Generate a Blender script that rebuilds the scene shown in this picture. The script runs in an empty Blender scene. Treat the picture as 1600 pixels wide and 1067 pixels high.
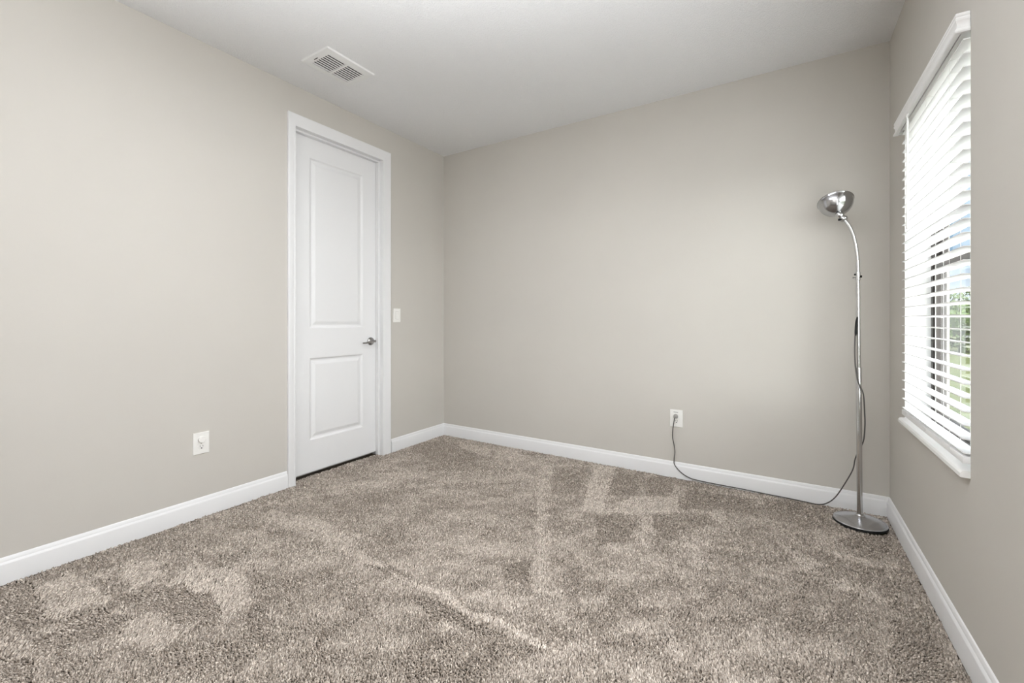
import bpy, bmesh, math, random
import numpy as np
from mathutils import Vector, Matrix

random.seed(7)
rng = np.random.default_rng(11)
SC = bpy.context.scene
COL = SC.collection
PI = math.pi

# ------------------------------------------------------------------ room dimensions (metres)
W, H = 3.368, 2.74            # room width (x), ceiling height
YF = -4.15                    # wall behind the camera
WY0, WY1 = -1.288, -0.366     # window opening along the right wall
WZ0, WZ1 = 0.615, 2.125
DY0, DY1, DZ = -1.548, -0.770, 2.468   # door opening in the left wall

# ------------------------------------------------------------------ camera
cam_d = bpy.data.cameras.new('camera')
cam = bpy.data.objects.new('camera', cam_d)
COL.objects.link(cam)
cam.location = (2.854, -3.284, 1.136)
cam.rotation_euler = (PI / 2, 0, 0.5598)
cam_d.sensor_width = 36.0
cam_d.lens = 679.7 / 1600 * 36.0
cam_d.shift_y = -35.1 / 1600
cam_d.clip_start = 0.02
cam_d.clip_end = 300
SC.camera = cam

# ------------------------------------------------------------------ view
SC.view_settings.view_transform = 'Standard'
SC.view_settings.look = 'None'
SC.view_settings.gamma = 1.0
SC.view_settings.use_curve_mapping = False
SC.view_settings.exposure = 0.37
SC.cycles.use_denoising = True
SC.cycles.max_bounces = 12
SC.cycles.diffuse_bounces = 8
SC.cycles.glossy_bounces = 5
SC.cycles.transmission_bounces = 8
SC.cycles.sample_clamp_indirect = 8.0

# ------------------------------------------------------------------ world: bright broken cloud with some blue
wd = bpy.data.worlds.new('sky')
SC.world = wd
wd.use_nodes = True
nt = wd.node_tree
nt.nodes.clear()
def wn(t, **k):
    n = nt.nodes.new(t)
    for a, v in k.items():
        setattr(n, a, v)
    return n
w_out = wn('ShaderNodeOutputWorld')
w_bg = wn('ShaderNodeBackground')
w_tc = wn('ShaderNodeTexCoord')
w_map = wn('ShaderNodeMapping')
w_map.inputs['Location'].default_value = (0.35, 0.1, 0.0)
w_map.inputs['Scale'].default_value = (1.0, 1.0, 2.2)
w_noise = wn('ShaderNodeTexNoise')
w_noise.inputs['Scale'].default_value = 2.6
w_noise.inputs['Detail'].default_value = 5.0
w_ramp = wn('ShaderNodeValToRGB')
w_ramp.color_ramp.elements[0].position = 0.40
w_ramp.color_ramp.elements[0].color = (0.85, 1.25, 1.75, 1)
w_ramp.color_ramp.elements[1].position = 0.60
w_ramp.color_ramp.elements[1].color = (3.2, 3.2, 3.3, 1)
nt.links.new(w_tc.outputs['Generated'], w_map.inputs['Vector'])
nt.links.new(w_map.outputs['Vector'], w_noise.inputs['Vector'])
# a clearing in the cloud over the shrubs
w_dot1 = wn('ShaderNodeVectorMath', operation='DOT_PRODUCT')
w_dot1.inputs[1].default_value = Vector((0.25, 0.95, 0.20)).normalized()
w_max1 = wn('ShaderNodeMath', operation='MAXIMUM')
w_max1.inputs[1].default_value = 0.0
w_pow1 = wn('ShaderNodeMath', operation='POWER')
w_pow1.inputs[1].default_value = 90.0
w_sub1 = wn('ShaderNodeMath', operation='MULTIPLY_ADD')
w_sub1.inputs[1].default_value = -0.30
nt.links.new(w_tc.outputs['Generated'], w_dot1.inputs[0])
nt.links.new(w_dot1.outputs['Value'], w_max1.inputs[0])
nt.links.new(w_max1.outputs[0], w_pow1.inputs[0])
nt.links.new(w_pow1.outputs[0], w_sub1.inputs[0])
nt.links.new(w_noise.outputs['Fac'], w_sub1.inputs[2])
nt.links.new(w_sub1.outputs[0], w_ramp.inputs['Fac'])
# sky glow added to strengthen the window light, where the camera does not look
w_dot = wn('ShaderNodeVectorMath', operation='DOT_PRODUCT')
w_dot.inputs[1].default_value = Vector((0.80, -0.48, 0.36)).normalized()
w_max = wn('ShaderNodeMath', operation='MAXIMUM')
w_max.inputs[1].default_value = 0.0
w_pow = wn('ShaderNodeMath', operation='POWER')
w_pow.inputs[1].default_value = 3.0
w_mul = wn('ShaderNodeMath', operation='MULTIPLY')
w_mul.inputs[1].default_value = 25.0
w_add = wn('ShaderNodeVectorMath', operation='ADD')
nt.links.new(w_tc.outputs['Generated'], w_dot.inputs[0])
nt.links.new(w_dot.outputs['Value'], w_max.inputs[0])
nt.links.new(w_max.outputs[0], w_pow.inputs[0])
nt.links.new(w_pow.outputs[0], w_mul.inputs[0])
nt.links.new(w_ramp.outputs['Color'], w_add.inputs[0])
nt.links.new(w_mul.outputs[0], w_add.inputs[1])
nt.links.new(w_add.outputs['Vector'], w_bg.inputs['Color'])
w_bg.inputs['Strength'].default_value = 0.42
nt.links.new(w_bg.outputs['Background'], w_out.inputs['Surface'])

# ------------------------------------------------------------------ lights
def add_light(name, kind, loc, rot, energy, color, **k):
    d = bpy.data.lights.new(name, kind)
    o = bpy.data.objects.new(name, d)
    COL.objects.link(o)
    o.location = loc
    o.rotation_euler = rot
    d.energy = energy
    d.color = color
    for a, v in k.items():
        setattr(d, a, v)
    return o
# high sun along the outside wall: lights the pale bounce slab and lawn, does not shine into the room
add_light('sun', 'SUN', (0, 0, 20), (math.radians(30), 0, 0), 14.0, (1.0, 0.97, 0.93), angle=0.03)
# added fill light behind the camera, turned up to bounce off the ceiling
add_light('ceiling_bounce_fill', 'AREA', (2.3, -3.40, 1.0), (math.radians(180), 0, 0), 68.0, (0.935, 0.965, 1.0),
          shape='DISK', size=1.1, spread=math.radians(110))
# added fill light on the right wall beside the camera; no window there
add_light('side_wall_fill', 'AREA', (W - 0.05, -2.20, 1.45), (0, math.radians(90), 0), 27.0, (0.94, 0.97, 1.0),
          shape='RECTANGLE', size=1.5, size_y=0.85)
# added fill light overhead in mid-room, without a fixture (just above the frame)
add_light('overhead_fill', 'AREA', (1.7, -2.1, 2.60), (0, 0, 0), 12.0, (0.94, 0.965, 1.0),
          shape='DISK', size=0.40)

# ================================================================== materials
def mat(name, color, rough=0.6, metal=0.0, spec=0.5):
    m = bpy.data.materials.new(name)
    m.use_nodes = True
    b = m.node_tree.nodes['Principled BSDF']
    b.inputs['Base Color'].default_value = (*color, 1)
    b.inputs['Roughness'].default_value = rough
    b.inputs['Metallic'].default_value = metal
    b.inputs['Specular IOR Level'].default_value = spec
    return m

def bump(m, scale, strength, dist=0.002, detail=3.0, kind='noise', lo=None, hi=None):
    t = m.node_tree
    b = t.nodes['Principled BSDF']
    tc = t.nodes.new('ShaderNodeTexCoord')
    if kind == 'noise':
        n = t.nodes.new('ShaderNodeTexNoise')
        n.inputs['Scale'].default_value = scale
        n.inputs['Detail'].default_value = detail
        fac = n.outputs['Fac']
    else:
        n = t.nodes.new('ShaderNodeTexVoronoi')
        n.inputs['Scale'].default_value = scale
        fac = n.outputs['Distance']
    t.links.new(tc.outputs['Object'], n.inputs['Vector'])
    if lo is not None:
        r = t.nodes.new('ShaderNodeValToRGB')
        r.color_ramp.elements[0].position = lo
        r.color_ramp.elements[1].position = hi
        t.links.new(fac, r.inputs['Fac'])
        fac = r.outputs['Color']
    bp = t.nodes.new('ShaderNodeBump')
    bp.inputs['Strength'].default_value = strength
    bp.inputs['Distance'].default_value = dist
    t.links.new(fac, bp.inputs['Height'])
    t.links.new(bp.outputs['Normal'], b.inputs['Normal'])
    return m

def mottle(m, c0, c1, scale, detail=4.0):
    """gentle colour variation of the surface itself"""
    t = m.node_tree
    b = t.nodes['Principled BSDF']
    tc = t.nodes.new('ShaderNodeTexCoord')
    n = t.nodes.new('ShaderNodeTexNoise')
    n.inputs['Scale'].default_value = scale
    n.inputs['Detail'].default_value = detail
    r = t.nodes.new('ShaderNodeValToRGB')
    r.color_ramp.elements[0].position = 0.35
    r.color_ramp.elements[0].color = (*c0, 1)
    r.color_ramp.elements[1].position = 0.65
    r.color_ramp.elements[1].color = (*c1, 1)
    t.links.new(tc.outputs['Object'], n.inputs['Vector'])
    t.links.new(n.outputs['Fac'], r.inputs['Fac'])
    t.links.new(r.outputs['Color'], b.inputs['Base Color'])
    return m

M = {}
M['wall'] = bump(mottle(mat('wall_paint', (0.52, 0.48, 0.43), 0.75, spec=0.25),
                        (0.540, 0.516, 0.477), (0.555, 0.531, 0.491), 1.4), 230, 0.10, 0.0015)
M['ceiling'] = bump(mat('ceiling_knockdown', (0.80, 0.80, 0.805), 0.9, spec=0.1), 140, 0.5, 0.004, 2.0, lo=0.42, hi=0.62)
M['trim'] = mat('white_semigloss', (0.75, 0.75, 0.755), 0.38, spec=0.4)
M['door'] = bump(mat('door_white', (0.75, 0.75, 0.755), 0.45, spec=0.35), 60, 0.04, 0.001)
M['plastic'] = mat('white_plastic', (0.80, 0.79, 0.76), 0.35)
M['dark'] = mat('dark_slot', (0.015, 0.014, 0.013), 0.8, spec=0.1)
M['slot'] = mat('grey_slot', (0.12, 0.115, 0.11), 0.7, spec=0.2)
M['vent'] = mat('vent_white_metal', (0.78, 0.78, 0.77), 0.5, spec=0.3)
M['nickel'] = mat('satin_nickel', (0.36, 0.35, 0.34), 0.24, 1.0)
M['chrome'] = mat('polished_chrome', (0.60, 0.60, 0.60), 0.12, 1.0)
M['alu'] = bump(mat('spun_aluminium', (0.47, 0.47, 0.48), 0.16, 1.0), 55, 0.10, 0.002)
M['basemetal'] = bump(mat('brushed_base_metal', (0.55, 0.55, 0.57), 0.24, 1.0), 40, 0.04, 0.002)
M['rubber'] = mat('black_rubber', (0.012, 0.012, 0.012), 0.6, spec=0.2)
M['cord'] = mat('grey_cord', (0.085, 0.08, 0.075), 0.5, spec=0.3)
M['slat'] = mat('blind_white', (0.86, 0.86, 0.86), 0.45, spec=0.35)
M['string'] = mat('blind_string', (0.80, 0.80, 0.78), 0.8)
M['sill'] = bump(mat('sill_marble', (0.84, 0.84, 0.83), 0.25), 12, 0.02)
M['bronze'] = mat('bronze_window_frame', (0.055, 0.047, 0.044), 0.45, spec=0.4)
M['stucco'] = bump(mat('exterior_stucco', (0.62, 0.58, 0.52), 0.9), 120, 0.5, 0.004)
M['wand'] = mat('clear_white_wand', (0.88, 0.88, 0.87), 0.25)

g = bpy.data.materials.new('window_glass')
g.use_nodes = True
gt = g.node_tree
gt.nodes.clear()
g_o = gt.nodes.new('ShaderNodeOutputMaterial')
g_m = gt.nodes.new('ShaderNodeMixShader')
g_t = gt.nodes.new('ShaderNodeBsdfTransparent')
g_t.inputs['Color'].default_value = (0.93, 0.95, 0.94, 1)
g_g = gt.nodes.new('ShaderNodeBsdfGlossy')
g_g.inputs['Roughness'].default_value = 0.02
g_f = gt.nodes.new('ShaderNodeFresnel')
g_f.inputs['IOR'].default_value = 1.45
g_b = gt.nodes.new('ShaderNodeNewGeometry')
g_x = gt.nodes.new('ShaderNodeMath')
g_x.operation = 'SUBTRACT'
g_x.inputs[0].default_value = 1.0
g_y = gt.nodes.new('ShaderNodeMath')
g_y.operation = 'MULTIPLY'
gt.links.new(g_b.outputs['Backfacing'], g_x.inputs[1])
gt.links.new(g_x.outputs[0], g_y.inputs[0])
gt.links.new(g_f.outputs['Fac'], g_y.inputs[1])
gt.links.new(g_y.outputs[0], g_m.inputs['Fac'])
gt.links.new(g_t.outputs[0], g_m.inputs[1])
gt.links.new(g_g.outputs[0], g_m.inputs[2])
gt.links.new(g_m.outputs[0], g_o.inputs['Surface'])
M['glass'] = g

M['lawn'] = mottle(mat('lawn_grass', (0.10, 0.14, 0.03), 0.9, spec=0.1), (0.036, 0.048, 0.016), (0.064, 0.072, 0.030), 3.0)
M['leaf'] = mottle(mat('shrub_leaves', (0.05, 0.10, 0.02), 0.7, spec=0.2), (0.030, 0.056, 0.014), (0.075, 0.115, 0.035), 9.0)
M['bark'] = mat('tree_bark', (0.12, 0.085, 0.06), 0.9)
M['pale_slab'] = bump(mat('bounce_slab_pale', (0.72, 0.71, 0.70), 0.9), 40, 0.3)

# ================================================================== mesh helpers
def box(bm, x0, x1, y0, y1, z0, z1):
    vs = [bm.verts.new((x, y, z)) for z in (z0, z1) for y in (y0, y1) for x in (x0, x1)]
    for f in ((0, 2, 3, 1), (4, 5, 7, 6), (0, 1, 5, 4), (2, 6, 7, 3), (0, 4, 6, 2), (1, 3, 7, 5)):
        bm.faces.new([vs[i] for i in f])
    return vs

def bevel(bm, w, seg=2):
    bmesh.ops.bevel(bm, geom=list(bm.edges), offset=w, segments=seg, profile=0.6, affect='EDGES')

def bbox(x0, x1, y0, y1, z0, z1, bev=0.0, seg=2):
    bm = bmesh.new()
    box(bm, x0, x1, y0, y1, z0, z1)
    if bev:
        bevel(bm, bev, seg)
    return bm

def prism(profile, p0, p1, to3):
    """sweep a closed 2-D profile from parameter p0 to p1; to3(a, b, p) -> xyz"""
    bm = bmesh.new()
    A = [bm.verts.new(to3(a, b, p0)) for a, b in profile]
    B = [bm.verts.new(to3(a, b, p1)) for a, b in profile]
    n = len(profile)
    for i in range(n):
        j = (i + 1) % n
        bm.faces.new((A[i], A[j], B[j], B[i]))
    bm.faces.new(A[::-1])
    bm.faces.new(B)
    bmesh.ops.recalc_face_normals(bm, faces=bm.faces[:])
    return bm

def lathe(prof, seg=48, M4=None, cap0=True, cap1=True):
    bm = bmesh.new()
    rings = []
    for r, z in prof:
        if r < 1e-6:
            rings.append([bm.verts.new((0, 0, z))])
        else:
            rings.append([bm.verts.new((r * math.cos(2 * PI * k / seg), r * math.sin(2 * PI * k / seg), z)) for k in range(seg)])
    for a, b in zip(rings, rings[1:]):
        if len(a) == 1 and len(b) == 1:
            continue
        for k in range(seg):
            l = (k + 1) % seg
            if len(a) == 1:
                bm.faces.new((a[0], b[l], b[k]))
            elif len(b) == 1:
                bm.faces.new((a[k], a[l], b[0]))
            else:
                bm.faces.new((a[k], a[l], b[l], b[k]))
    if cap0 and len(rings[0]) > 1:
        bm.faces.new(rings[0][::-1])
    if cap1 and len(rings[-1]) > 1:
        bm.faces.new(rings[-1])
    bmesh.ops.recalc_face_normals(bm, faces=bm.faces[:])
    if M4 is not None:
        bmesh.ops.transform(bm, matrix=M4, verts=bm.verts[:])
    return bm

def catmull(P, n=8):
    P = [Vector(p) for p in P]
    out = []
    for i in range(len(P) - 1):
        p0 = P[i - 1] if i else P[i] * 2 - P[i + 1]
        p1, p2 = P[i], P[i + 1]
        p3 = P[i + 2] if i + 2 < len(P) else P[i + 1] * 2 - P[i]
        for k in range(n):
            t = k / n
            out.append(0.5 * ((2 * p1) + (p2 - p0) * t + (2 * p0 - 5 * p1 + 4 * p2 - p3) * t * t
                              + (3 * p1 - p0 - 3 * p2 + p3) * t ** 3))
    out.append(P[-1])
    return out

def tube(P, r, seg=12, n=8, bm=None):
    bm = bm or bmesh.new()
    Q = catmull(P, n) if n > 1 else [Vector(p) for p in P]
    R = r if callable(r) else (lambda t: r)
    T = (Q[1] - Q[0]).normalized()
    U = T.orthogonal().normalized()
    rings = []
    for i, q in enumerate(Q):
        T2 = ((Q[min(i + 1, len(Q) - 1)] - Q[max(i - 1, 0)])).normalized()
        U = (U - T2 * U.dot(T2)).normalized()
        V = T2.cross(U)
        rr = R(i / (len(Q) - 1))
        rings.append([bm.verts.new(q + (U * math.cos(2 * PI * k / seg) + V * math.sin(2 * PI * k / seg)) * rr) for k in range(seg)])
    for a, b in zip(rings, rings[1:]):
        for k in range(seg):
            l = (k + 1) % seg
            bm.faces.new((a[k], a[l], b[l], b[k]))
    bm.faces.new(rings[0][::-1])
    bm.faces.new(rings[-1])
    bmesh.ops.recalc_face_normals(bm, faces=bm.faces[:])
    return bm

def aim(origin, axis):
    """matrix that takes local +z to axis, local origin to origin"""
    return Matrix.Translation(Vector(origin)) @ Vector(axis).to_track_quat('Z', 'Y').to_matrix().to_4x4()

def obj(name, bm, m, parent=None, smooth=False, auto=None):
    me = bpy.data.meshes.new(name)
    bm.to_mesh(me)
    bm.free()
    me.materials.append(m)
    if smooth or auto:
        for p in me.polygons:
            p.use_smooth = True
    if auto:
        me.set_sharp_from_angle(angle=math.radians(auto))
    o = bpy.data.objects.new(name, me)
    COL.objects.link(o)
    if parent:
        o.parent = parent
        o.matrix_parent_inverse = Matrix.Translation(-Vector(parent.location)) if parent.type == 'EMPTY' and parent.parent is None else Matrix()
    return o

def tag(o, label, cat, group=None):
    o['label'] = label
    o['category'] = cat
    if group:
        o['group'] = group
    return o

def thing(name, label, cat, loc=(0, 0, 0), group=None):
    o = bpy.data.objects.new(name, None)
    COL.objects.link(o)
    o.empty_display_size = 0.1
    o.location = loc
    return tag(o, label, cat, group)

def struct(name, bm, m, parent=None, **k):
    o = obj(name, bm, m, parent, **k)
    if parent is None:
        o['kind'] = 'structure'
    return o

# ================================================================== room shell
T = 0.14
struct('floor', bbox(-T, W + T, YF - T, T, -0.10, -0.012), mat('carpet_backing', (0.09, 0.075, 0.06), 0.95, spec=0.05))
struct('ceiling', bbox(-T, W + T + 0.06, YF - T, T, H, H + 0.10), M['ceiling'])
struct('wall_back', bbox(-T, W + T + 0.06, 0, T, -0.012, H), M['wall'])
struct('wall_front', bbox(-T, W + T + 0.06, YF - T, YF, -0.012, H), M['wall'])

bm = bmesh.new()                      # left wall with the door recess
box(bm, -T, 0, YF, DY0, -0.012, H)
box(bm, -T, 0, DY1, 0, -0.012, H)
box(bm, -T, 0, DY0, DY1, DZ, H)
box(bm, -T - 0.02, -T, DY0 - 0.05, DY1 + 0.05, -0.012, DZ + 0.05)
struct('wall_left', bm, M['wall'])

XO = W + 0.165                         # outer face of the right wall
bm = bmesh.new()
box(bm, W, XO, YF, WY0, -0.012, H)
box(bm, W, XO, WY1, 0, -0.012, H)
box(bm, W, XO, WY0, WY1, -0.012, WZ0)
box(bm, W, XO, WY0, WY1, WZ1, H)
struct('wall_right', bm, M['wall'])

# baseboards: flat face with a sloping moulded top
BB = [(0, 0), (0.0150, 0), (0.0150, 0.080), (0.0140, 0.0830), (0.0085, 0.0905), (0.0075, 0.0990), (0.0040, 0.1060), (0, 0.109)]
BB = [(a, b - 0.006 if b == 0 else b) for a, b in BB]
struct('baseboard_left', prism(BB, YF, -1.6, lambda a, b, p: (a, p, b)), M['trim'], auto=25)
struct('baseboard_left.001', prism(BB, -0.683, 0.0, lambda a, b, p: (a, p, b)), M['trim'], auto=25)
struct('baseboard_back', prism(BB, 0.0, W, lambda a, b, p: (p, -a, b)), M['trim'], auto=25)
struct('baseboard_right', prism(BB, YF, 0.0, lambda a, b, p: (W - a, p, b)), M['trim'], auto=25)
struct('baseboard_front', prism(BB, 0.0, W, lambda a, b, p: (p, YF + a, b)), M['trim'], auto=25)

# ------------------------------------------------------------------ door casing, jamb and door
CAS = [(0, 0), (0.0, 0.011), (0.010, 0.013), (0.020, 0.0115), (0.030, 0.014), (0.052, 0.0175), (0.066, 0.018), (0.070, 0.016), (0.070, 0)]
CW = 0.070
def casing():
    bm = bmesh.new()
    y0, y1, z1 = DY0 + 0.006, DY1 - 0.006, DZ - 0.005
    path = []
    for a, t in CAS:   # a = distance outwards from the inner edge, t = thickness
        s = a * (0.081 / CW)
        path.append([(t, y0 - a * 0.8, -0.008), (t, y0 - a * 0.8, z1 + s), (t, y1 + s, z1 + s), (t, y1 + s, -0.008)])
    V = [[bm.verts.new(p) for p in row] for row in path]
    n = len(V)
    for i in range(n):
        j = (i + 1) % n
        for k in range(3):
            bm.faces.new((V[i][k], V[j][k], V[j][k + 1], V[i][k + 1]))
    bm.faces.new([V[i][0] for i in range(n)])
    bm.faces.new([V[i][3] for i in range(n)])
    bmesh.ops.recalc_face_normals(bm, faces=bm.faces[:])
    return bm
struct('trim_1', casing(), M['trim'], auto=22)
bm = bmesh.new()                      # jamb with its stop
JT = 0.004
box(bm, -T + 0.002, 0.002, DY0, DY0 + JT, -0.008, DZ)
box(bm, -T + 0.002, 0.002, DY1 - JT, DY1, -0.008, DZ)
box(bm, -T + 0.002, 0.002, DY0 + JT, DY1 - JT, DZ - JT, DZ)
ST = 0.013
box(bm, -0.068, -0.034, DY0 + JT, DY0 + JT + ST, -0.008, DZ - JT)
box(bm, -0.068, -0.034, DY1 - JT - ST, DY1 - JT, -0.008, DZ - JT)
box(bm, -0.068, -0.034, DY0 + JT + ST, DY1 - JT - ST, DZ - JT - ST, DZ - JT)
struct('trim_2', bm, M['trim'])

def door_slab():
    bm = bmesh.new()
    xf = -0.071
    y0, y1, z0, z1 = DY0 + 0.009, DY1 - 0.008, 0.022, DZ - 0.008
    P1 = (-1.388, -0.913, 1.068, 2.312)
    P2 = (-1.388, -0.913, 0.252, 0.852)
    def q(vs):
        bm.faces.new([bm.verts.new(v) for v in vs])
    def rect(a, b, c, d, x=xf):
        q([(x, a, c), (x, b, c), (x, b, d), (x, a, d)])
    rect(y0, P1[0], z0, z1); rect(P1[1], y1, z0, z1)
    rect(P1[0], P1[1], z0, P2[2]); rect(P1[0], P1[1], P2[3], P1[2]); rect(P1[0], P1[1], P1[3], z1)
    prof = [(0, 0), (0.004, -0.0015), (0.012, -0.009), (0.018, -0.0105), (0.026, -0.0105), (0.030, -0.009), (0.048, -0.003), (0.052, -0.0025)]
    for a, b, c, d in (P1, P2):
        prev = None
        for s, t in prof:
            ring = [(xf + t, a + s, c + s), (xf + t, b - s, c + s), (xf + t, b - s, d - s), (xf + t, a + s, d - s)]
            if prev:
                for k in range(4):
                    l = (k + 1) % 4
                    q([prev[k], prev[l], ring[l], ring[k]])
            prev = ring
        q(prev)
    xb = xf - 0.040
    q([(xb, y0, z0), (xb, y0, z1), (xb, y1, z1), (xb, y1, z0)])
    for (a, b) in (((y0, z0), (y1, z0)), ((y1, z0), (y1, z1)), ((y1, z1), (y0, z1)), ((y0, z1), (y0, z0))):
        q([(xf, *a), (xb, *a), (xb, *b), (xf, *b)])
    bmesh.ops.remove_doubles(bm, verts=bm.verts[:], dist=1e-5)
    bmesh.ops.recalc_face_normals(bm, faces=bm.faces[:])
    return bm
door = struct('door_1', door_slab(), M['door'])
# lever handle: round rose, neck and a thin curved lever pointing away from the latch side
hx, hy, hz = -0.071, -0.838, 0.951
rose = lathe([(0.0, 0), (0.033, 0), (0.0335, 0.004), (0.031, 0.009), (0.024, 0.013), (0.014, 0.0155), (0.012, 0.022), (0.011, 0.034), (0.0, 0.035)],
             40, aim((hx, hy, hz), (1, 0, 0)))
dh = obj('door_handle', rose, M['nickel'], door, auto=40)
lev = tube([(hx + 0.043, hy + 0.014, hz + 0.001), (hx + 0.045, hy - 0.004, hz), (hx + 0.044, hy - 0.04, hz - 0.004), (hx + 0.043, hy - 0.075, hz - 0.009), (hx + 0.038, hy - 0.105, hz - 0.010)],
           lambda t: 0.0105 - 0.0042 * t, 14)
bmesh.ops.transform(lev, matrix=Matrix.Identity(4), verts=lev.verts[:])
obj('lever', lev, M['nickel'], dh, smooth=True)
obj('latch_plate', bbox(-0.0715, -0.0695, DY1 - 0.0135, DY1 - 0.0075, 0.925, 0.978), M['nickel'], door)

# ------------------------------------------------------------------ window
XW = W + 0.098                       # room-side face of the window frame
win = struct('window_1', (lambda b: (box(b, XW, XW + 0.050, WY0, WY0 + 0.032, WZ0, WZ1), box(b, XW, XW + 0.050, WY1 - 0.032, WY1, WZ0, WZ1),
              box(b, XW, XW + 0.050, WY0 + 0.032, WY1 - 0.032, WZ1 - 0.032, WZ1), box(b, XW, XW + 0.050, WY0 + 0.032, WY1 - 0.032, WZ0, WZ0 + 0.034), b)[-1])(bmesh.new()), M['bronze'])
def sash(x, z0, z1):
    b = bmesh.new()
    y0, y1 = WY0 + 0.032, WY1 - 0.032
    box(b, x, x + 0.022, y0, y0 + 0.030, z0, z1)
    box(b, x, x + 0.022, y1 - 0.030, y1, z0, z1)
    box(b, x, x + 0.022, y0 + 0.030, y1 - 0.030, z0, z0 + 0.036)
    box(b, x, x + 0.022, y0 + 0.030, y1 - 0.030, z1 - 0.036, z1)
    return b
for (x, z0, z1) in ((XW + 0.004, WZ0 + 0.034, 1.402), (XW + 0.026, 1.366, WZ1 - 0.032)):
    s = obj('window_sash', sash(x, z0, z1), M['bronze'], win)
    obj('pane', bbox(x + 0.009, x + 0.013, WY0 + 0.060, WY1 - 0.060, z0 + 0.034, z1 - 0.034), M['glass'], s)
# marble sill with an eased nose
SP = [(0.026, 0.618), (0.022, 0.6155), (-0.097, 0.6155), (-0.097, 0.638), (0.014, 0.638), (0.020, 0.6355), (0.0245, 0.629)]
SP = [(a, b - 0.0005) for a, b in SP]
obj('window_sill', prism(SP, WY0 + 0.001, WY1 - 0.001, lambda a, b, p: (W - a, p, b + 0.0005)), M['sill'], win, auto=25)
# white drywall returns are part of the opening: thin liner boards on the jambs and head
bm = bmesh.new()
box(bm, W + 0.002, XW, WY0, WY0 + 0.002, 0.638, WZ1)
box(bm, W + 0.002, XW, WY1 - 0.002, WY1, 0.638, WZ1)
box(bm, W + 0.002, XW, WY0, WY1, WZ1 - 0.002, WZ1)
obj('window_return', bm, M['trim'], win)

# ------------------------------------------------------------------ venetian blind
BX = W + 0.009                       # slat centre line
by0, by1 = WY0 + 0.006, WY1 - 0.034
blind = thing('venetian_blind', 'white wooden venetian blind hanging half open over the window on the right wall', 'window blind', (BX, (by0 + by1) / 2, 0.66))
def vp(a, b):                        # valance profile: a towards the room, b up
    return a, b
VAL = [(0.000, 2.078), (0.036, 2.078), (0.038, 2.083), (0.036, 2.089), (0.032, 2.094), (0.0305, 2.104), (0.032, 2.114), (0.035, 2.119),
       (0.0355, 2.126), (0.033, 2.128), (0.033, 2.131), (0.035, 2.134), (0.0345, 2.142), (0.031, 2.1445), (0.0, 2.1445)]
def valance():
    bm = bmesh.new()
    yA, yB = WY0 - 0.001, WY1 + 0.034
    # front run with mitred returns, as one swept moulding around three sides
    path = []
    for a, b in VAL:
        if a == 0.0:
            continue
        path.append([(W - 0.001, yA - (a - 0.034) , b), (W - a - 0.001, yA - (a - 0.034), b), (W - a - 0.001, yB + (a - 0.034), b), (W - 0.001, yB + (a - 0.034), b)])
    inner = []
    for b in (2.1445, 2.078):
        inner.append([(W - 0.001, yA + 0.012, b), (W - 0.022, yA + 0.012, b), (W - 0.022, yB - 0.012, b), (W - 0.001, yB - 0.012, b)])
    rows = path + inner
    V = [[bm.verts.new(p) for p in r] for r in rows]
    n = len(V)
    for i in range(n):
        j = (i + 1) % n
        for k in range(3):
            bm.faces.new((V[i][k], V[j][k], V[j][k + 1], V[i][k + 1]))
    bm.faces.new([V[i][0] for i in range(n)])
    bm.faces.new([V[i][3] for i in range(n)])
    bmesh.ops.recalc_face_normals(bm, faces=bm.faces[:])
    return bm
obj('valance', valance(), M['slat'], blind, auto=25)
obj('headrail', bbox(W - 0.018, W + 0.036, by0, by1, 2.079, 2.118, 0.002), M['slat'], blind)
def slat_bm():
    bm = bmesh.new()
    n = 6
    top, bot = [], []
    for i in range(n + 1):
        u = -0.025 + 0.05 * i / n
        h = 0.0006 * (1 - (u / 0.025) ** 2)
        e = 0.0016
        top.append((u, h + e))
        bot.append((u, h - e))
    prof = top + bot[::-1]
    bm.free()
    return prism(prof, by0, by1, lambda a, b, p: (a, p, b))
smesh = None
tilt = math.radians(5.0)
NS, PITCH, ZT = 31, 0.0454, 2.055
for i in range(NS):
    z = ZT - i * PITCH
    if smesh is None:
        o = obj('slat', slat_bm(), M['slat'], None, auto=40)
        smesh = o.data
    else:
        o = bpy.data.objects.new('slat', smesh)
        COL.objects.link(o)
    o.parent = blind
    o.location = (0, -(by0 + by1) / 2, z - 0.66)
    o.rotation_euler = (0, tilt + random.uniform(-0.008, 0.008), 0)
zb = ZT - NS * PITCH + 0.0245
obj('bottom_rail', bbox(BX - 0.026, BX + 0.026, by0, by1, zb - 0.012, zb + 0.012, 0.003), M['slat'], blind, auto=40)
for yy in (-0.49, -0.845, -1.147):
    bm = bmesh.new()
    for dx in (-0.0265, 0.0265):
        tube([(BX + dx, yy, zb), (BX + dx, yy, 2.085)], 0.00055, 6, 1, bm)
    tube([(BX + 0.004, yy + 0.006, zb), (BX + 0.004, yy + 0.006, 2.085)], 0.0009, 6, 1, bm)
    for i in range(NS):
        z = ZT - i * PITCH - 0.003
        tube([(BX - 0.0265, yy, z + 0.0023), (BX + 0.0265, yy, z - 0.0023)], 0.0006, 5, 1, bm)
    obj('ladder_cord', bm, M['string'], blind)
bm = tube([(W - 0.036, -0.632, 2.052), (W - 0.037, -0.630, 1.95), (W - 0.037, -0.626, 1.55)], 0.0042, 10, 3)
wnd = obj('tilt_wand', bm, M['wand'], blind, smooth=True)
bm = tube([(W - 0.020, -0.632, 2.088), (W - 0.032, -0.632, 2.080), (W - 0.038, -0.632, 2.066), (W - 0.036, -0.632, 2.050)], 0.0035, 8)
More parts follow.
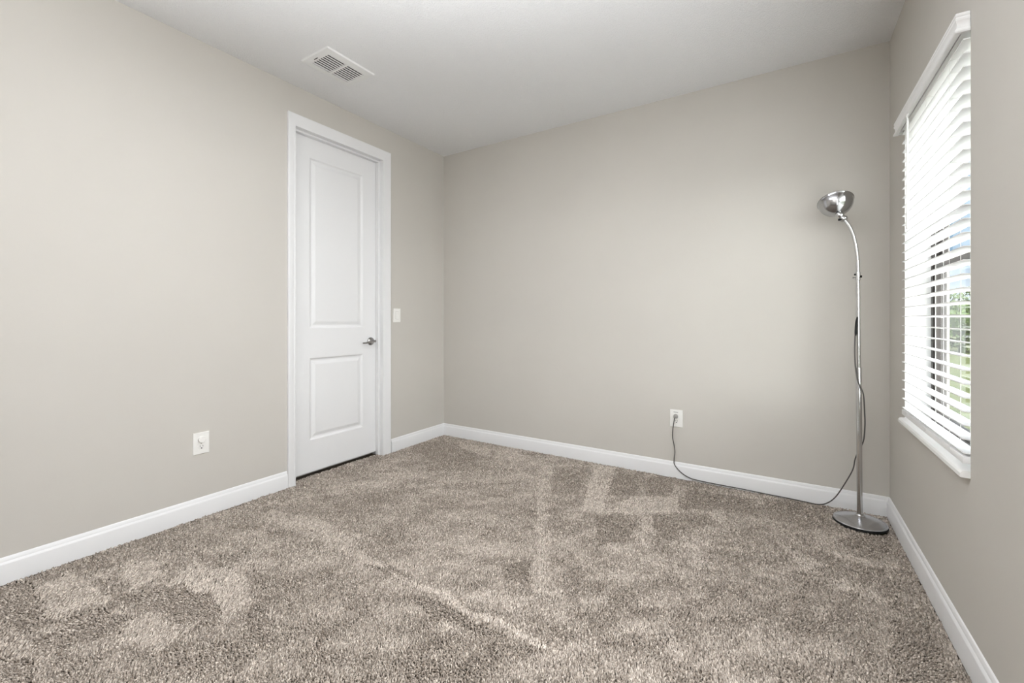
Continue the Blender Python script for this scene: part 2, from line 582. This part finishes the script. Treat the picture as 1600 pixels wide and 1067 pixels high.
obj('wand_hook', bm, M['wand'], wnd, smooth=True)

# ------------------------------------------------------------------ ceiling vent
vx0, vx1, vy0, vy1 = 0.316, 0.580, -1.696, -1.346
vent = thing('ceiling_vent', 'white louvred air vent in the ceiling near the door', 'air vent', ((vx0 + vx1) / 2, (vy0 + vy1) / 2, H))
bm = bmesh.new()
gx0, gx1, gy0, gy1 = vx0 + 0.045, vx1 - 0.045, vy0 + 0.045, vy1 - 0.045
zf = H - 0.007
def ringframe(bm, o4, i4, zo, zi, zt):
    ox0, ox1, oy0, oy1 = o4
    ix0, ix1, iy0, iy1 = i4
    A = [bm.verts.new(p) for p in ((ox0, oy0, zt), (ox1, oy0, zt), (ox1, oy1, zt), (ox0, oy1, zt))]
    B = [bm.verts.new(p) for p in ((ox0 + .004, oy0 + .004, zo), (ox1 - .004, oy0 + .004, zo), (ox1 - .004, oy1 - .004, zo), (ox0 + .004, oy1 - .004, zo))]
    Cc = [bm.verts.new(p) for p in ((ix0, iy0, zi), (ix1, iy0, zi), (ix1, iy1, zi), (ix0, iy1, zi))]
    D = [bm.verts.new(p) for p in ((ix0, iy0, zt), (ix1, iy0, zt), (ix1, iy1, zt), (ix0, iy1, zt))]
    for a, b in ((A, B), (B, Cc), (Cc, D)):
        for k in range(4):
            l = (k + 1) % 4
            bm.faces.new((a[k], a[l], b[l], b[k]))
    bmesh.ops.recalc_face_normals(bm, faces=bm.faces[:])
ringframe(bm, (vx0, vx1, vy0, vy1), (gx0, gx1, gy0, gy1), H - 0.009, H - 0.012, H)
ym = (gy0 + gy1) / 2
box(bm, gx0, gx1, ym - 0.007, ym + 0.007, H - 0.013, H - 0.003)
obj('frame', bm, M['vent'], vent)
obj('duct_backing', bbox(gx0, gx1, gy0, gy1, H - 0.0022, H - 0.0004), M['dark'], vent)
nl = 8
for (a, b) in ((gy0, ym - 0.007), (ym + 0.007, gy1)):
    for k in range(nl):
        xx = gx0 + (gx1 - gx0) * (k + 0.62) / nl
        L = prism([(0.0042, 0.0004), (0.0042, -0.0004), (-0.0042, -0.0020), (-0.0042, -0.0012)], a, b, lambda u, v, p: (xx + u, p, H - 0.0095 + v))
        obj('louver', L, M['vent'], vent)
obj('damper_lever', bbox(0.408, 0.442, vy0 + 0.028, vy0 + 0.0315, H - 0.0145, H - 0.0095, 0.001), M['slot'], vent)

# ------------------------------------------------------------------ electrical plates
def plate_on(root, to3, m, w=0.082, h=0.123):
    """bevelled cover plate; to3(u, v, n) -> xyz, u across, v up, n out of the wall"""
    bm = bmesh.new()
    box(bm, -w / 2, w / 2, -h / 2, h / 2, 0, 0.006)
    top = [e for e in bm.edges if all(v.co.z > 0.003 for v in e.verts)]
    bmesh.ops.bevel(bm, geom=top, offset=0.004, segments=3, profile=0.7, affect='EDGES')
    for v in bm.verts:
        v.co = to3(*v.co)
    bmesh.ops.recalc_face_normals(bm, faces=bm.faces[:])
    return obj('cover_plate', bm, m, root, auto=30)
def disc_on(name, to3, m, root, u, v, n0, prof, seg=32, sq=1.0):
    bm = lathe(prof, seg)
    for q in bm.verts:
        q.co = to3(u + q.co.x, v + q.co.y * sq, n0 + q.co.z)
    bmesh.ops.recalc_face_normals(bm, faces=bm.faces[:])
    return obj(name, bm, m, root, auto=35)
def block_on(name, to3, m, root, u0, u1, v0, v1, n0, n1, bev=0.0):
    bm = bbox(u0, u1, v0, v1, n0, n1, bev)
    for q in bm.verts:
        q.co = to3(*q.co)
    bmesh.ops.recalc_face_normals(bm, faces=bm.faces[:])
    return obj(name, bm, m, root, auto=35)
def socket_face(to3, root, v):
    s = disc_on('receptacle', to3, M['plastic'], root, 0, v, 0.005, [(0.0, 0), (0.0172, 0), (0.0172, 0.002), (0.0165, 0.0026), (0.0, 0.0026)], 32, 0.86)
    disc_on('ground_hole', to3, M['dark'], s, 0, v - 0.0085, 0.0076, [(0.0, 0), (0.0034, 0), (0.0034, 0.0004), (0, 0.0004)], 14)
    block_on('blade_slot', to3, M['slot'], s, -0.0075, -0.0055, v - 0.001, v + 0.0085, 0.0076, 0.0080)
    block_on('blade_slot', to3, M['slot'], s, 0.0055, 0.0075, v - 0.001, v + 0.0085, 0.0076, 0.0080)
    return s

lc = (0.0, -2.110, 0.421)
lo = thing('wall_outlet', 'white outlet with a round safety cap on the left wall, left of the door', 'outlet', lc, None)
tl = lambda u, v, n: Vector((lc[0] + n, lc[1] + u, lc[2] + v))
plate_on(lo, tl, M['plastic'])
socket_face(tl, lo, -0.0195)
disc_on('safety_cap', tl, M['plastic'], lo, 0.0, 0.021, 0.0077, [(0.0, 0), (0.0185, 0), (0.0185, 0.007), (0.016, 0.011), (0.0, 0.0118)], 32)
disc_on('screw', tl, M['nickel'], lo, 0, 0, 0.006, [(0, 0), (0.003, 0), (0.0025, 0.0012), (0, 0.0014)], 12)

bc = (2.194, 0.0, 0.4215)
bo = thing('wall_outlet', 'white outlet on the back wall with the floor lamp plugged in', 'outlet', bc, None)
tb = lambda u, v, n: Vector((bc[0] + u, bc[1] - n, bc[2] + v))
plate_on(bo, tb, M['plastic'], 0.086, 0.123)
socket_face(tb, bo, 0.0195)
socket_face(tb, bo, -0.0195)
block_on('label_slot', tb, M['slot'], bo, -0.019, 0.012, 0.0425, 0.0455, 0.0055, 0.0064)

sc_ = (0.0, -0.616, 1.168)
sw = thing('light_switch', 'white rocker light switch on the left wall beside the door casing', 'light switch', sc_, None)
ts = lambda u, v, n: Vector((sc_[0] + n, sc_[1] + u, sc_[2] + v))
plate_on(sw, ts, M['plastic'], 0.080, 0.118)
block_on('rocker_frame', ts, mat('rocker_gap_grey', (0.42, 0.41, 0.39), 0.6), sw, -0.0178, 0.0178, -0.0345, 0.0345, 0.0050, 0.0063)
rk = bmesh.new()
rp = [(-0.033, 0.004), (-0.033, 0.0115), (0.0, 0.0075), (0.033, 0.0068), (0.033, 0.004)]
rk = prism(rp, -0.0165, 0.0165, lambda a, b, p: ts(p, a, b))
obj('rocker', rk, M['plastic'], sw)

# ------------------------------------------------------------------ floor lamp
lx, ly = 3.209, -0.205
LEAN = -0.0066                       # the pole leans a little
def lean(bm):
    for v in bm.verts:
        v.co.x += LEAN * v.co.z
    return bm
lamp = thing('floor_lamp', 'silver gooseneck floor lamp with a metal bowl shade standing in the corner', 'floor lamp', (lx, ly, 0.0))
MB = Matrix.Translation((lx, ly, 0))
base = obj('base', lathe([(0.0, 0.006), (0.112, 0.006), (0.119, 0.008), (0.1215, 0.012), (0.120, 0.0165), (0.115, 0.0185), (0.1115, 0.0175), (0.108, 0.0185),
                          (0.100, 0.022), (0.075, 0.0285), (0.045, 0.036), (0.026, 0.041), (0.022, 0.0435), (0.0, 0.0435)], 96, MB), M['basemetal'], lamp, auto=30)
obj('base_ring', lathe([(0.0, 0.0), (0.121, 0.0), (0.1235, 0.003), (0.122, 0.0075), (0.0, 0.0075)], 96, MB), M['rubber'], base, auto=40)
obj('collar', lathe([(0.0, 0.042), (0.021, 0.042), (0.0215, 0.046), (0.019, 0.052), (0.0145, 0.055), (0.0, 0.055)], 32, MB), M['chrome'], lamp, auto=35)
pole = obj('pole', lean(lathe([(0.0, 0.050), (0.0132, 0.050), (0.0130, 0.86), (0.0122, 0.866), (0.0100, 0.868), (0.0092, 1.366), (0.0, 1.367)], 28, MB)), M['chrome'], lamp, auto=40)
# clamp with black thumb screws where the neck meets the pole
clamp = obj('neck_clamp', lean(lathe([(0.0, 1.352), (0.0115, 1.352), (0.0120, 1.358), (0.0120, 1.392), (0.0112, 1.397), (0.0, 1.397)], 28, MB)), M['chrome'], lamp, auto=35)
for (dx, dz, L, r) in ((-1, 1.384, 0.0165, 0.0052), (1, 1.372, 0.0185, 0.0066)):
    k = lathe([(0, 0.010), (0.003, 0.010), (0.003, L - 0.0065), (r, L - 0.006), (r, L - 0.001), (r * 0.8, L), (0, L)], 18, aim((lx - 0.009, ly - 0.002, dz), (dx, -0.1, 0.0)))
    obj('thumb_screw', k, M['rubber'], clamp, auto=35)
k = lathe([(0, 0.010), (0.002, 0.010), (0.002, 0.0165), (0.0036, 0.017), (0.0036, 0.0215), (0, 0.0215)], 14, aim((lx - 0.010, ly - 0.002, 1.367), (-1, -0.1, 0.0)))
obj('thumb_screw', k, M['rubber'], clamp, auto=35)
# gooseneck
gn = [(lx - 0.009, ly, 1.385), (lx - 0.0092, ly, 1.43), (lx - 0.0125, ly, 1.495), (lx - 0.0195, ly + 0.001, 1.556), (lx - 0.031, ly + 0.003, 1.613), (lx - 0.047, ly + 0.006, 1.660), (lx - 0.067, ly + 0.010, 1.698)]
obj('gooseneck', tube(gn, 0.0084, 20, 10), M['chrome'], lamp, smooth=True)
ax = Vector((-0.56, 0.24, 0.84)).normalized()
P0 = Vector(gn[-1]) - ax * 0.006
sock = obj('socket', lathe([(0, 0), (0.010, 0.0), (0.0175, 0.005), (0.0205, 0.013), (0.019, 0.022), (0.0150, 0.026), (0.0145, 0.029), (0.0180, 0.033), (0.0195, 0.044), (0.0175, 0.058), (0.0, 0.060)], 32, aim(P0, ax)), M['chrome'], lamp, auto=35)
obj('rotary_switch', lathe([(0, 0.014), (0.004, 0.014), (0.004, 0.022), (0.0065, 0.0225), (0.0065, 0.031), (0, 0.032)], 16, aim(P0 + ax * 0.011, Vector((-0.8, -0.55, -0.1)))), M['rubber'], sock, auto=35)
ax2 = Vector((-0.12, 0.46, 0.86)).normalized()
P1 = P0 + ax * 0.056
outer = [(0.0, 0.0), (0.016, 0.001), (0.030, 0.006), (0.048, 0.016), (0.063, 0.030), (0.074, 0.046), (0.081, 0.062), (0.0845, 0.077), (0.0855, 0.086), (0.0875, 0.088), (0.0875, 0.0905)]
inner = [(r - 0.0016, z + 0.0012) for r, z in outer[1:-2]][::-1]
shade = obj('lamp_shade', lathe(outer + [(0.0855, 0.0915)] + inner + [(0.0, 0.0035)], 72, aim(P1, ax2)), M['alu'], lamp, auto=50)
rimp = aim(P1, ax2)
obj('rim_shading', tube([rimp @ Vector((0.0868 * math.cos(2 * PI * k / 64), 0.0868 * math.sin(2 * PI * k / 64), 0.0905)) for k in range(65)], 0.0022, 8, 1), M['nickel'], shade, smooth=True)  # darker bead added to stand in for the shading along the rim
obj('light_bulb', lathe([(0, 0.002), (0.013, 0.002), (0.013, 0.022), (0.018, 0.036), (0.024, 0.050), (0.026, 0.060), (0.021, 0.072), (0.010, 0.079), (0, 0.081)], 28, aim(P1, ax2)), mat('frosted_bulb', (0.85, 0.85, 0.83), 0.4), lamp, smooth=True)
# mains cord: wraps the pole, hangs, runs along the carpet edge and climbs to the outlet
pc = [(lx - 0.016, ly - 0.008, 1.115), (lx - 0.021, ly - 0.010, 1.06), (lx - 0.0235, ly - 0.010, 0.96), (lx - 0.020, ly - 0.012, 0.86), (lx - 0.010, ly - 0.018, 0.79),
      (lx + 0.003, ly - 0.0185, 0.755), (lx + 0.015, ly - 0.010, 0.71), (lx + 0.020, ly - 0.004, 0.62), (lx + 0.022, ly, 0.55), (lx + 0.018, ly + 0.006, 0.47), (lx + 0.008, ly + 0.0185, 0.425),
      (lx - 0.008, ly + 0.019, 0.385), (lx - 0.020, ly + 0.016, 0.345), (lx - 0.028, ly + 0.030, 0.285), (lx - 0.058, ly + 0.062, 0.195), (lx - 0.098, ly + 0.100, 0.095), (lx - 0.135, ly + 0.125, 0.040), (lx - 0.178, ly + 0.140, 0.013),
      (2.967, -0.052, 0.009), (2.86, -0.045, 0.010), (2.764, -0.040, 0.009), (2.62, -0.033, 0.010), (2.463, -0.028, 0.009), (2.345, -0.025, 0.011), (2.285, -0.024, 0.018), (2.228, -0.021, 0.045),
      (2.186, -0.021, 0.090), (2.182, -0.022, 0.125), (2.188, -0.024, 0.180), (2.182, -0.024, 0.235), (2.173, -0.028, 0.290), (2.178, -0.036, 0.360), (2.187, -0.042, 0.415), (2.189, -0.040, 0.432)]
cord = obj('power_cord', tube(pc, 0.0033, 8, 6), M['cord'], lamp, smooth=True)
obj('cord_grip', tube([(lx - 0.011, ly - 0.006, 1.150), (lx - 0.0155, ly - 0.008, 1.12), (lx - 0.019, ly - 0.009, 1.065), (lx - 0.0215, ly - 0.010, 1.035)], lambda t: 0.0022 + 0.0042 * math.sin(PI * min(1, t * 1.05)) ** 0.7, 10), M['rubber'], cord, smooth=True)
obj('plug', lathe([(0, 0), (0.0145, 0), (0.0155, 0.004), (0.0150, 0.014), (0.0115, 0.024), (0.009, 0.034), (0.0, 0.036)], 28, aim((2.192, -0.0078, 0.440), (-0.05, -1, -0.12))), mat('plug_grey', (0.33, 0.32, 0.30), 0.3), cord, auto=40)

# ------------------------------------------------------------------ carpet: cut pile of separate leaning tufts.
# Brushed marks (feet, vacuum cleaner) turn the tufts' lean; their light and dark is also painted into the yarn.
MARKS = [
    (1,[(0.16,-2.81),(0.13,-2.7),(0.49,-2.7),(0.56,-2.81)]),
    (1,[(0.12,-2.7),(0.2,-2.68),(0.52,-2.64),(0.55,-2.7)]),
    (1,[(0.23,-2.55),(0.36,-2.43),(0.55,-2.46),(0.52,-2.59)]),
    (1,[(0.49,-2.35),(0.87,-2.26),(1.03,-2.36),(1.07,-2.47),(0.84,-2.43),(0.63,-2.52)]),
    (0.8,[(0.75,-2.65),(0.78,-2.52),(0.99,-2.52),(1.05,-2.67),(0.86,-2.72)]),
    (-1,[(0.52,-2.64),(0.66,-2.44),(0.99,-2.44),(0.97,-2.56),(0.73,-2.58)]),
    (-1,[(0.55,-2.8),(0.58,-2.67),(0.77,-2.65),(0.79,-2.75),(0.71,-2.81)]),
    (-1,[(0.0,-2.87),(0.07,-2.81),(0.53,-2.82),(0.55,-2.89),(0.4,-2.93)]),
    (-1,[(0.6,-2.88),(0.6,-2.8),(0.78,-2.81),(0.86,-2.85)]),
    (-1,[(0.61,-2.96),(0.7,-2.92),(0.93,-2.89),(0.78,-2.98)]),
    (0.8,[(0.43,-2.93),(0.56,-2.88),(0.73,-2.87),(0.86,-2.88),(0.7,-2.91),(0.59,-2.95)]),
    (-0.8,[(1.08,-2.43),(1.07,-2.36),(1.23,-2.37),(1.24,-2.44)]),
    (-1.2,[(1.01,-1.91),(1.17,-1.86),(1.45,-1.89),(1.43,-1.95),(1.09,-1.95)]),
    (1.6,[(1.29,-1.93),(1.56,-1.9),(1.83,-1.91),(2.05,-1.92),(2.24,-1.92),(2.25,-1.94),(2.07,-1.95),(1.85,-1.95),(1.59,-1.94)]),
    (0.6,[(0.24,-1.85),(0.61,-1.75),(1.3,-1.9),(1.17,-1.95),(0.81,-1.9),(0.38,-1.93)]),
    (-1,[(1.49,-1.98),(1.68,-1.95),(1.83,-1.97),(2.04,-1.98),(1.9,-2.03),(1.66,-2.04)]),
    (-0.9,[(1.75,-1.59),(1.84,-1.49),(1.94,-1.65),(1.8,-1.7)]),
    (0.5,[(1.24,-0.27),(1.34,-0.21),(1.61,-0.9),(2.03,-1.68),(1.98,-1.74),(1.85,-1.48),(1.57,-0.96)]),
    (0.7,[(0.29,-0.13),(0.7,-0.16),(0.79,-0.33),(0.43,-0.33)]),
    (0.7,[(0.73,-0.14),(1.11,-0.13),(1.03,-0.33),(0.82,-0.33)]),
    (-0.7,[(0.98,-1.75),(1.07,-1.69),(1.21,-1.75),(1.11,-1.78)]),
    (0.9,[(1.58,-0.06),(1.76,-0.02),(1.95,-0.83),(1.82,-0.87)]),
    (-0.8,[(1.79,-0.12),(1.96,-0.12),(2.04,-0.45),(1.9,-0.58)]),
    (-0.8,[(1.98,-0.15),(2.14,0.06),(2.23,-0.29),(2.08,-0.42)]),
    (0.9,[(2.03,-0.5),(2.28,-0.35),(2.32,-0.6),(1.95,-0.85)]),
    (-0.8,[(1.93,-0.89),(2.14,-0.81),(2.19,-1.05),(2.06,-1.2)]),
    (-0.9,[(2.2,-0.7),(2.31,-0.67),(2.38,-0.95),(2.28,-0.96)]),
    (0.6,[(2.12,-0.72),(2.21,-0.73),(2.29,-1.01),(2.26,-1.11)]),
    (-0.9,[(2.29,-0.21),(2.71,-0.12),(2.72,-0.41),(2.55,-0.37),(2.35,-0.54)]),
    (0.9,[(2.47,-0.5),(2.53,-0.43),(2.57,-0.55),(2.53,-0.65)]),
    (-0.9,[(3.08,-0.46),(3.34,-0.24),(3.3,-0.53),(3.12,-0.55)]),
    (0.8,[(2.83,-0.67),(3.01,-0.8),(2.92,-0.92)]),
    (0.8,[(3.02,-0.67),(3.28,-0.61),(3.27,-0.7),(3.08,-0.7)]),
    (0.8,[(3.06,-0.9),(3.22,-0.97),(3.2,-1.05),(3.05,-0.98)]),
    (-0.6,[(3.2,-1.1),(3.3,-1.03),(3.33,-1.38),(3.15,-1.5)]),
    (-0.6,[(2.73,-0.07),(3.06,-0.08),(3.07,-0.4),(2.77,-0.41)]),
    (-0.5,[(0.06,-0.52),(0.08,-0.11),(0.79,-0.39),(0.67,-0.72)]),
    (-0.5,[(1.36,-0.25),(1.57,-0.12),(1.7,-0.65),(1.57,-0.76)])]

def vnoise(x, y, seed):
    r = np.random.default_rng(seed)
    G = r.random((64, 64)) * 2 - 1
    xi, yi = np.floor(x).astype(int), np.floor(y).astype(int)
    fx, fy = x - xi, y - yi
    fx, fy = fx * fx * (3 - 2 * fx), fy * fy * (3 - 2 * fy)
    a, b = G[xi % 64, yi % 64], G[(xi + 1) % 64, yi % 64]
    c, d = G[xi % 64, (yi + 1) % 64], G[(xi + 1) % 64, (yi + 1) % 64]
    return (a * (1 - fx) + b * fx) * (1 - fy) + (c * (1 - fx) + d * fx) * fy
def inside(px, py, poly):
    r = np.zeros(len(px), bool)
    n = len(poly)
    for i in range(n):
        x0, y0 = poly[i]
        x1, y1 = poly[(i + 1) % n]
        if y0 == y1:
            continue
        c = ((y0 > py) != (y1 > py)) & (px < (x1 - x0) * (py - y0) / (y1 - y0) + x0)
        r ^= c
    return r
def brushing(x, y):
    wx = x + 0.020 * vnoise(x * 11, y * 11, 1) + 0.006 * rng.standard_normal(len(x))
    wy = y + 0.020 * vnoise(x * 11, y * 11, 2) + 0.006 * rng.standard_normal(len(x))
    u, v = 0.8 * x + 0.6 * y, -0.6 * x + 0.8 * y
    s = 0.28 * vnoise(u * 3.1 + 9, v * 5.5, 3) + 0.38 * vnoise(u * 8 + 3, v * 13, 4) + 0.36 * vnoise(u * 17, v * 26, 5)
    k = np.zeros(len(x))
    for val, poly in MARKS:
        m = inside(wx, wy, poly)
        k[m] = val
        s[m] *= 0.45
    return np.clip(s + k * 0.85, -1.4, 1.7)
def carpet():
    X, Y, S = [], [], []
    for sp, lo, hi in ((0.0056, 0.0, 2.25), (0.0070, 2.25, 3.0), (0.0090, 3.0, 9.0)):
        nx, ny = int((W + 0.1) / sp), int(3.45 / sp)
        gx, gy = np.meshgrid(np.arange(nx) * sp - 0.075, -3.40 + np.arange(ny) * sp)
        gx = (gx + (np.arange(ny)[:, None] % 2) * sp * 0.5).ravel()
        gy = gy.ravel()
        d = np.hypot(gx - 2.85, gy + 3.28)
        k = (d >= lo) & (d < hi)
        gx, gy = gx[k], gy[k]
        gx = gx + rng.uniform(-0.42, 0.42, len(gx)) * sp
        gy = gy + rng.uniform(-0.42, 0.42, len(gy)) * sp
        room = (gx > 0.017) & (gx < W - 0.017) & (gy < -0.017)
        sillz = (gx > -0.066) & (gx <= 0.03) & (gy > DY0 + 0.012) & (gy < DY1 - 0.012)
        k = (room | sillz) & (np.hypot(gx - lx, gy - ly) > 0.119)
        X.append(gx[k]); Y.append(gy[k]); S.append(np.full(k.sum(), sp / 0.0056))
    x, y, sc = np.concatenate(X), np.concatenate(Y), np.concatenate(S)
    n = len(x)
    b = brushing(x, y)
    ang = rng.uniform(0, 2 * PI, n)
    mag = rng.uniform(0.10, 0.60, n)
    lxv = mag * np.cos(ang) - 0.45 * b * 1.35
    lyv = mag * np.sin(ang) + 0.90 * b * 1.35
    L = 0.0125 * rng.uniform(0.75, 1.25, n)
    rad = 0.00245 * sc * rng.uniform(0.75, 1.25, n)
    inv = 1 / np.sqrt(1 + lxv ** 2 + lyv ** 2)
    D = np.stack([lxv * inv, lyv * inv, inv], 1)
    # curl sideways
    ca = rng.uniform(0, 2 * PI, n)
    Cc = np.stack([np.cos(ca), np.sin(ca), np.zeros(n)], 1) * (0.0026 * sc * rng.uniform(0.2, 1.0, n))[:, None]
    U = np.cross(D, np.array([0.3, 0.2, 0.1]))
    U /= np.linalg.norm(U, axis=1)[:, None]
    V = np.cross(D, U)
    seg = 5
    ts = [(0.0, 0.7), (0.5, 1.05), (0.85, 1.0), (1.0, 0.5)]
    base = np.stack([x, y, np.full(n, -0.0125)], 1)
    P = []
    for t, w in ts:
        c = base + D * (L * t)[:, None] + Cc * (math.sin(PI * t * 1.2))
        for k in range(seg):
            a = 2 * PI * (k + 0.5 * t) / seg
            P.append(c + (U * math.cos(a) + V * math.sin(a)) * (rad * w)[:, None])
    nv = len(P)
    co = np.stack(P, 1).reshape(-1, 3)
    co[:, 2] = np.maximum(co[:, 2], -0.0125)
    fl = []
    for r in range(len(ts) - 1):
        for k in range(seg):
            l = (k + 1) % seg
            fl.append((r * seg + k, r * seg + l, (r + 1) * seg + l, (r + 1) * seg + k))
    quads = (np.arange(n)[:, None, None] * nv + np.array(fl)[None]).reshape(-1)
    caps = (np.arange(n)[:, None] * nv + np.arange((len(ts) - 1) * seg, len(ts) * seg)[None]).reshape(-1)
    nq, nc = n * len(fl), n
    me = bpy.data.meshes.new('carpet_pile')
    me.vertices.add(n * nv)
    me.vertices.foreach_set('co', co.astype(np.float32).ravel())
    me.loops.add(nq * 4 + nc * 5)
    me.loops.foreach_set('vertex_index', np.concatenate([quads, caps]).astype(np.int32))
    me.polygons.add(nq + nc)
    ls = np.concatenate([np.arange(nq) * 4, nq * 4 + np.arange(nc) * 5]).astype(np.int32)
    me.polygons.foreach_set('loop_start', ls)
    me.polygons.foreach_set('use_smooth', np.ones(nq + nc, bool))
    tone = 0.52 + 0.17 * rng.standard_normal(n) + 0.08 * np.clip(b, -1, 1)  # last term paints the light and dark of the brushed pile into the tone
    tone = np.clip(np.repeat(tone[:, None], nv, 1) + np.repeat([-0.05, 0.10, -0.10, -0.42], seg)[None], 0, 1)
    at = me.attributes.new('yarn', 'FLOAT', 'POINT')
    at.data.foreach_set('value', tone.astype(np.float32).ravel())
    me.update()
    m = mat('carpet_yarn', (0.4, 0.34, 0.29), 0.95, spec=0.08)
    t = m.node_tree
    an = t.nodes.new('ShaderNodeAttribute')
    an.attribute_name = 'yarn'
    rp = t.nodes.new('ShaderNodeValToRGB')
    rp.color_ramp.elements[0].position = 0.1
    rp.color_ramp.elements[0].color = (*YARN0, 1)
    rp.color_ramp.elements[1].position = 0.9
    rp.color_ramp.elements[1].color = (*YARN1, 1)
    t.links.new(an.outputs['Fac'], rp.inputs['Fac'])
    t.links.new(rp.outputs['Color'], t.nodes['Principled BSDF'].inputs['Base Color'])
    me.materials.append(m)
    o = bpy.data.objects.new('carpet_pile', me)
    COL.objects.link(o)
    o['kind'] = 'stuff'
    return tag(o, 'taupe cut-pile carpet with brushed lighter and darker marks covering the floor', 'carpet')
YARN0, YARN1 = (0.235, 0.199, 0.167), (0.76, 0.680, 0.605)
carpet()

# ------------------------------------------------------------------ outdoors, as far as the blind lets it show
struct('ground', bbox(XO, 60, -30, 70, -0.35, -0.25), M['lawn'])
struct('bounce_slab', bbox(XO, W + 2.8, -9, 2.5, -0.35, -0.24), M['pale_slab'])  # pale ground added to bounce sunlight up onto the slats

def shrub(loc, w, h, seed):
    """rounded bush of many separate small leaves over a twiggy core"""
    r = np.random.default_rng(seed)
    n = 2600
    d = r.standard_normal((n, 3))
    d /= np.linalg.norm(d, axis=1)[:, None]
    lump = 1 + 0.16 * np.sin(d[:, 0] * 7 + seed) * np.cos(d[:, 1] * 6 - seed) + 0.12 * np.sin(d[:, 2] * 9)
    c = d * (lump * r.uniform(0.78, 1.0, n))[:, None] * np.array([w / 2, w / 2, h / 2]) + np.array([0, 0, h / 2])
    c[:, 2] = np.maximum(c[:, 2], 0.02)
    a = r.standard_normal((n, 3))
    a /= np.linalg.norm(a, axis=1)[:, None]
    b = np.cross(a, d)
    b /= np.linalg.norm(b, axis=1)[:, None]
    s = r.uniform(0.05, 0.10, n)[:, None]
    bm = bmesh.new()
    for i in range(n):
        q = [c[i] - a[i] * s[i], c[i] + b[i] * s[i] * 0.5, c[i] + a[i] * s[i], c[i] - b[i] * s[i] * 0.5]
        bm.faces.new([bm.verts.new(p) for p in q])
    o = obj('leafy_shrub', lathe([(0.0, 0.0), (0.10, 0.0), (0.16, h * 0.25), (w * 0.33, h * 0.35), (w * 0.36, h * 0.6), (w * 0.2, h * 0.82), (0.0, h * 0.85)], 14), M['leaf'])
    obj('leaves', bm, M['leaf'], o)
    o.location = loc
    return tag(o, 'green leafy shrub beyond the lawn, glimpsed between the blind slats', 'shrub', 'shrubs beyond the lawn')
for i, (sx, sy, w_, h_) in enumerate(((9.1, 22.0, 2.4, 2.55), (5.6, 21.6, 2.2, 2.3), (12.6, 22.3, 2.4, 2.4))):
    shrub((sx, sy, -0.25), w_, h_, i + 3)
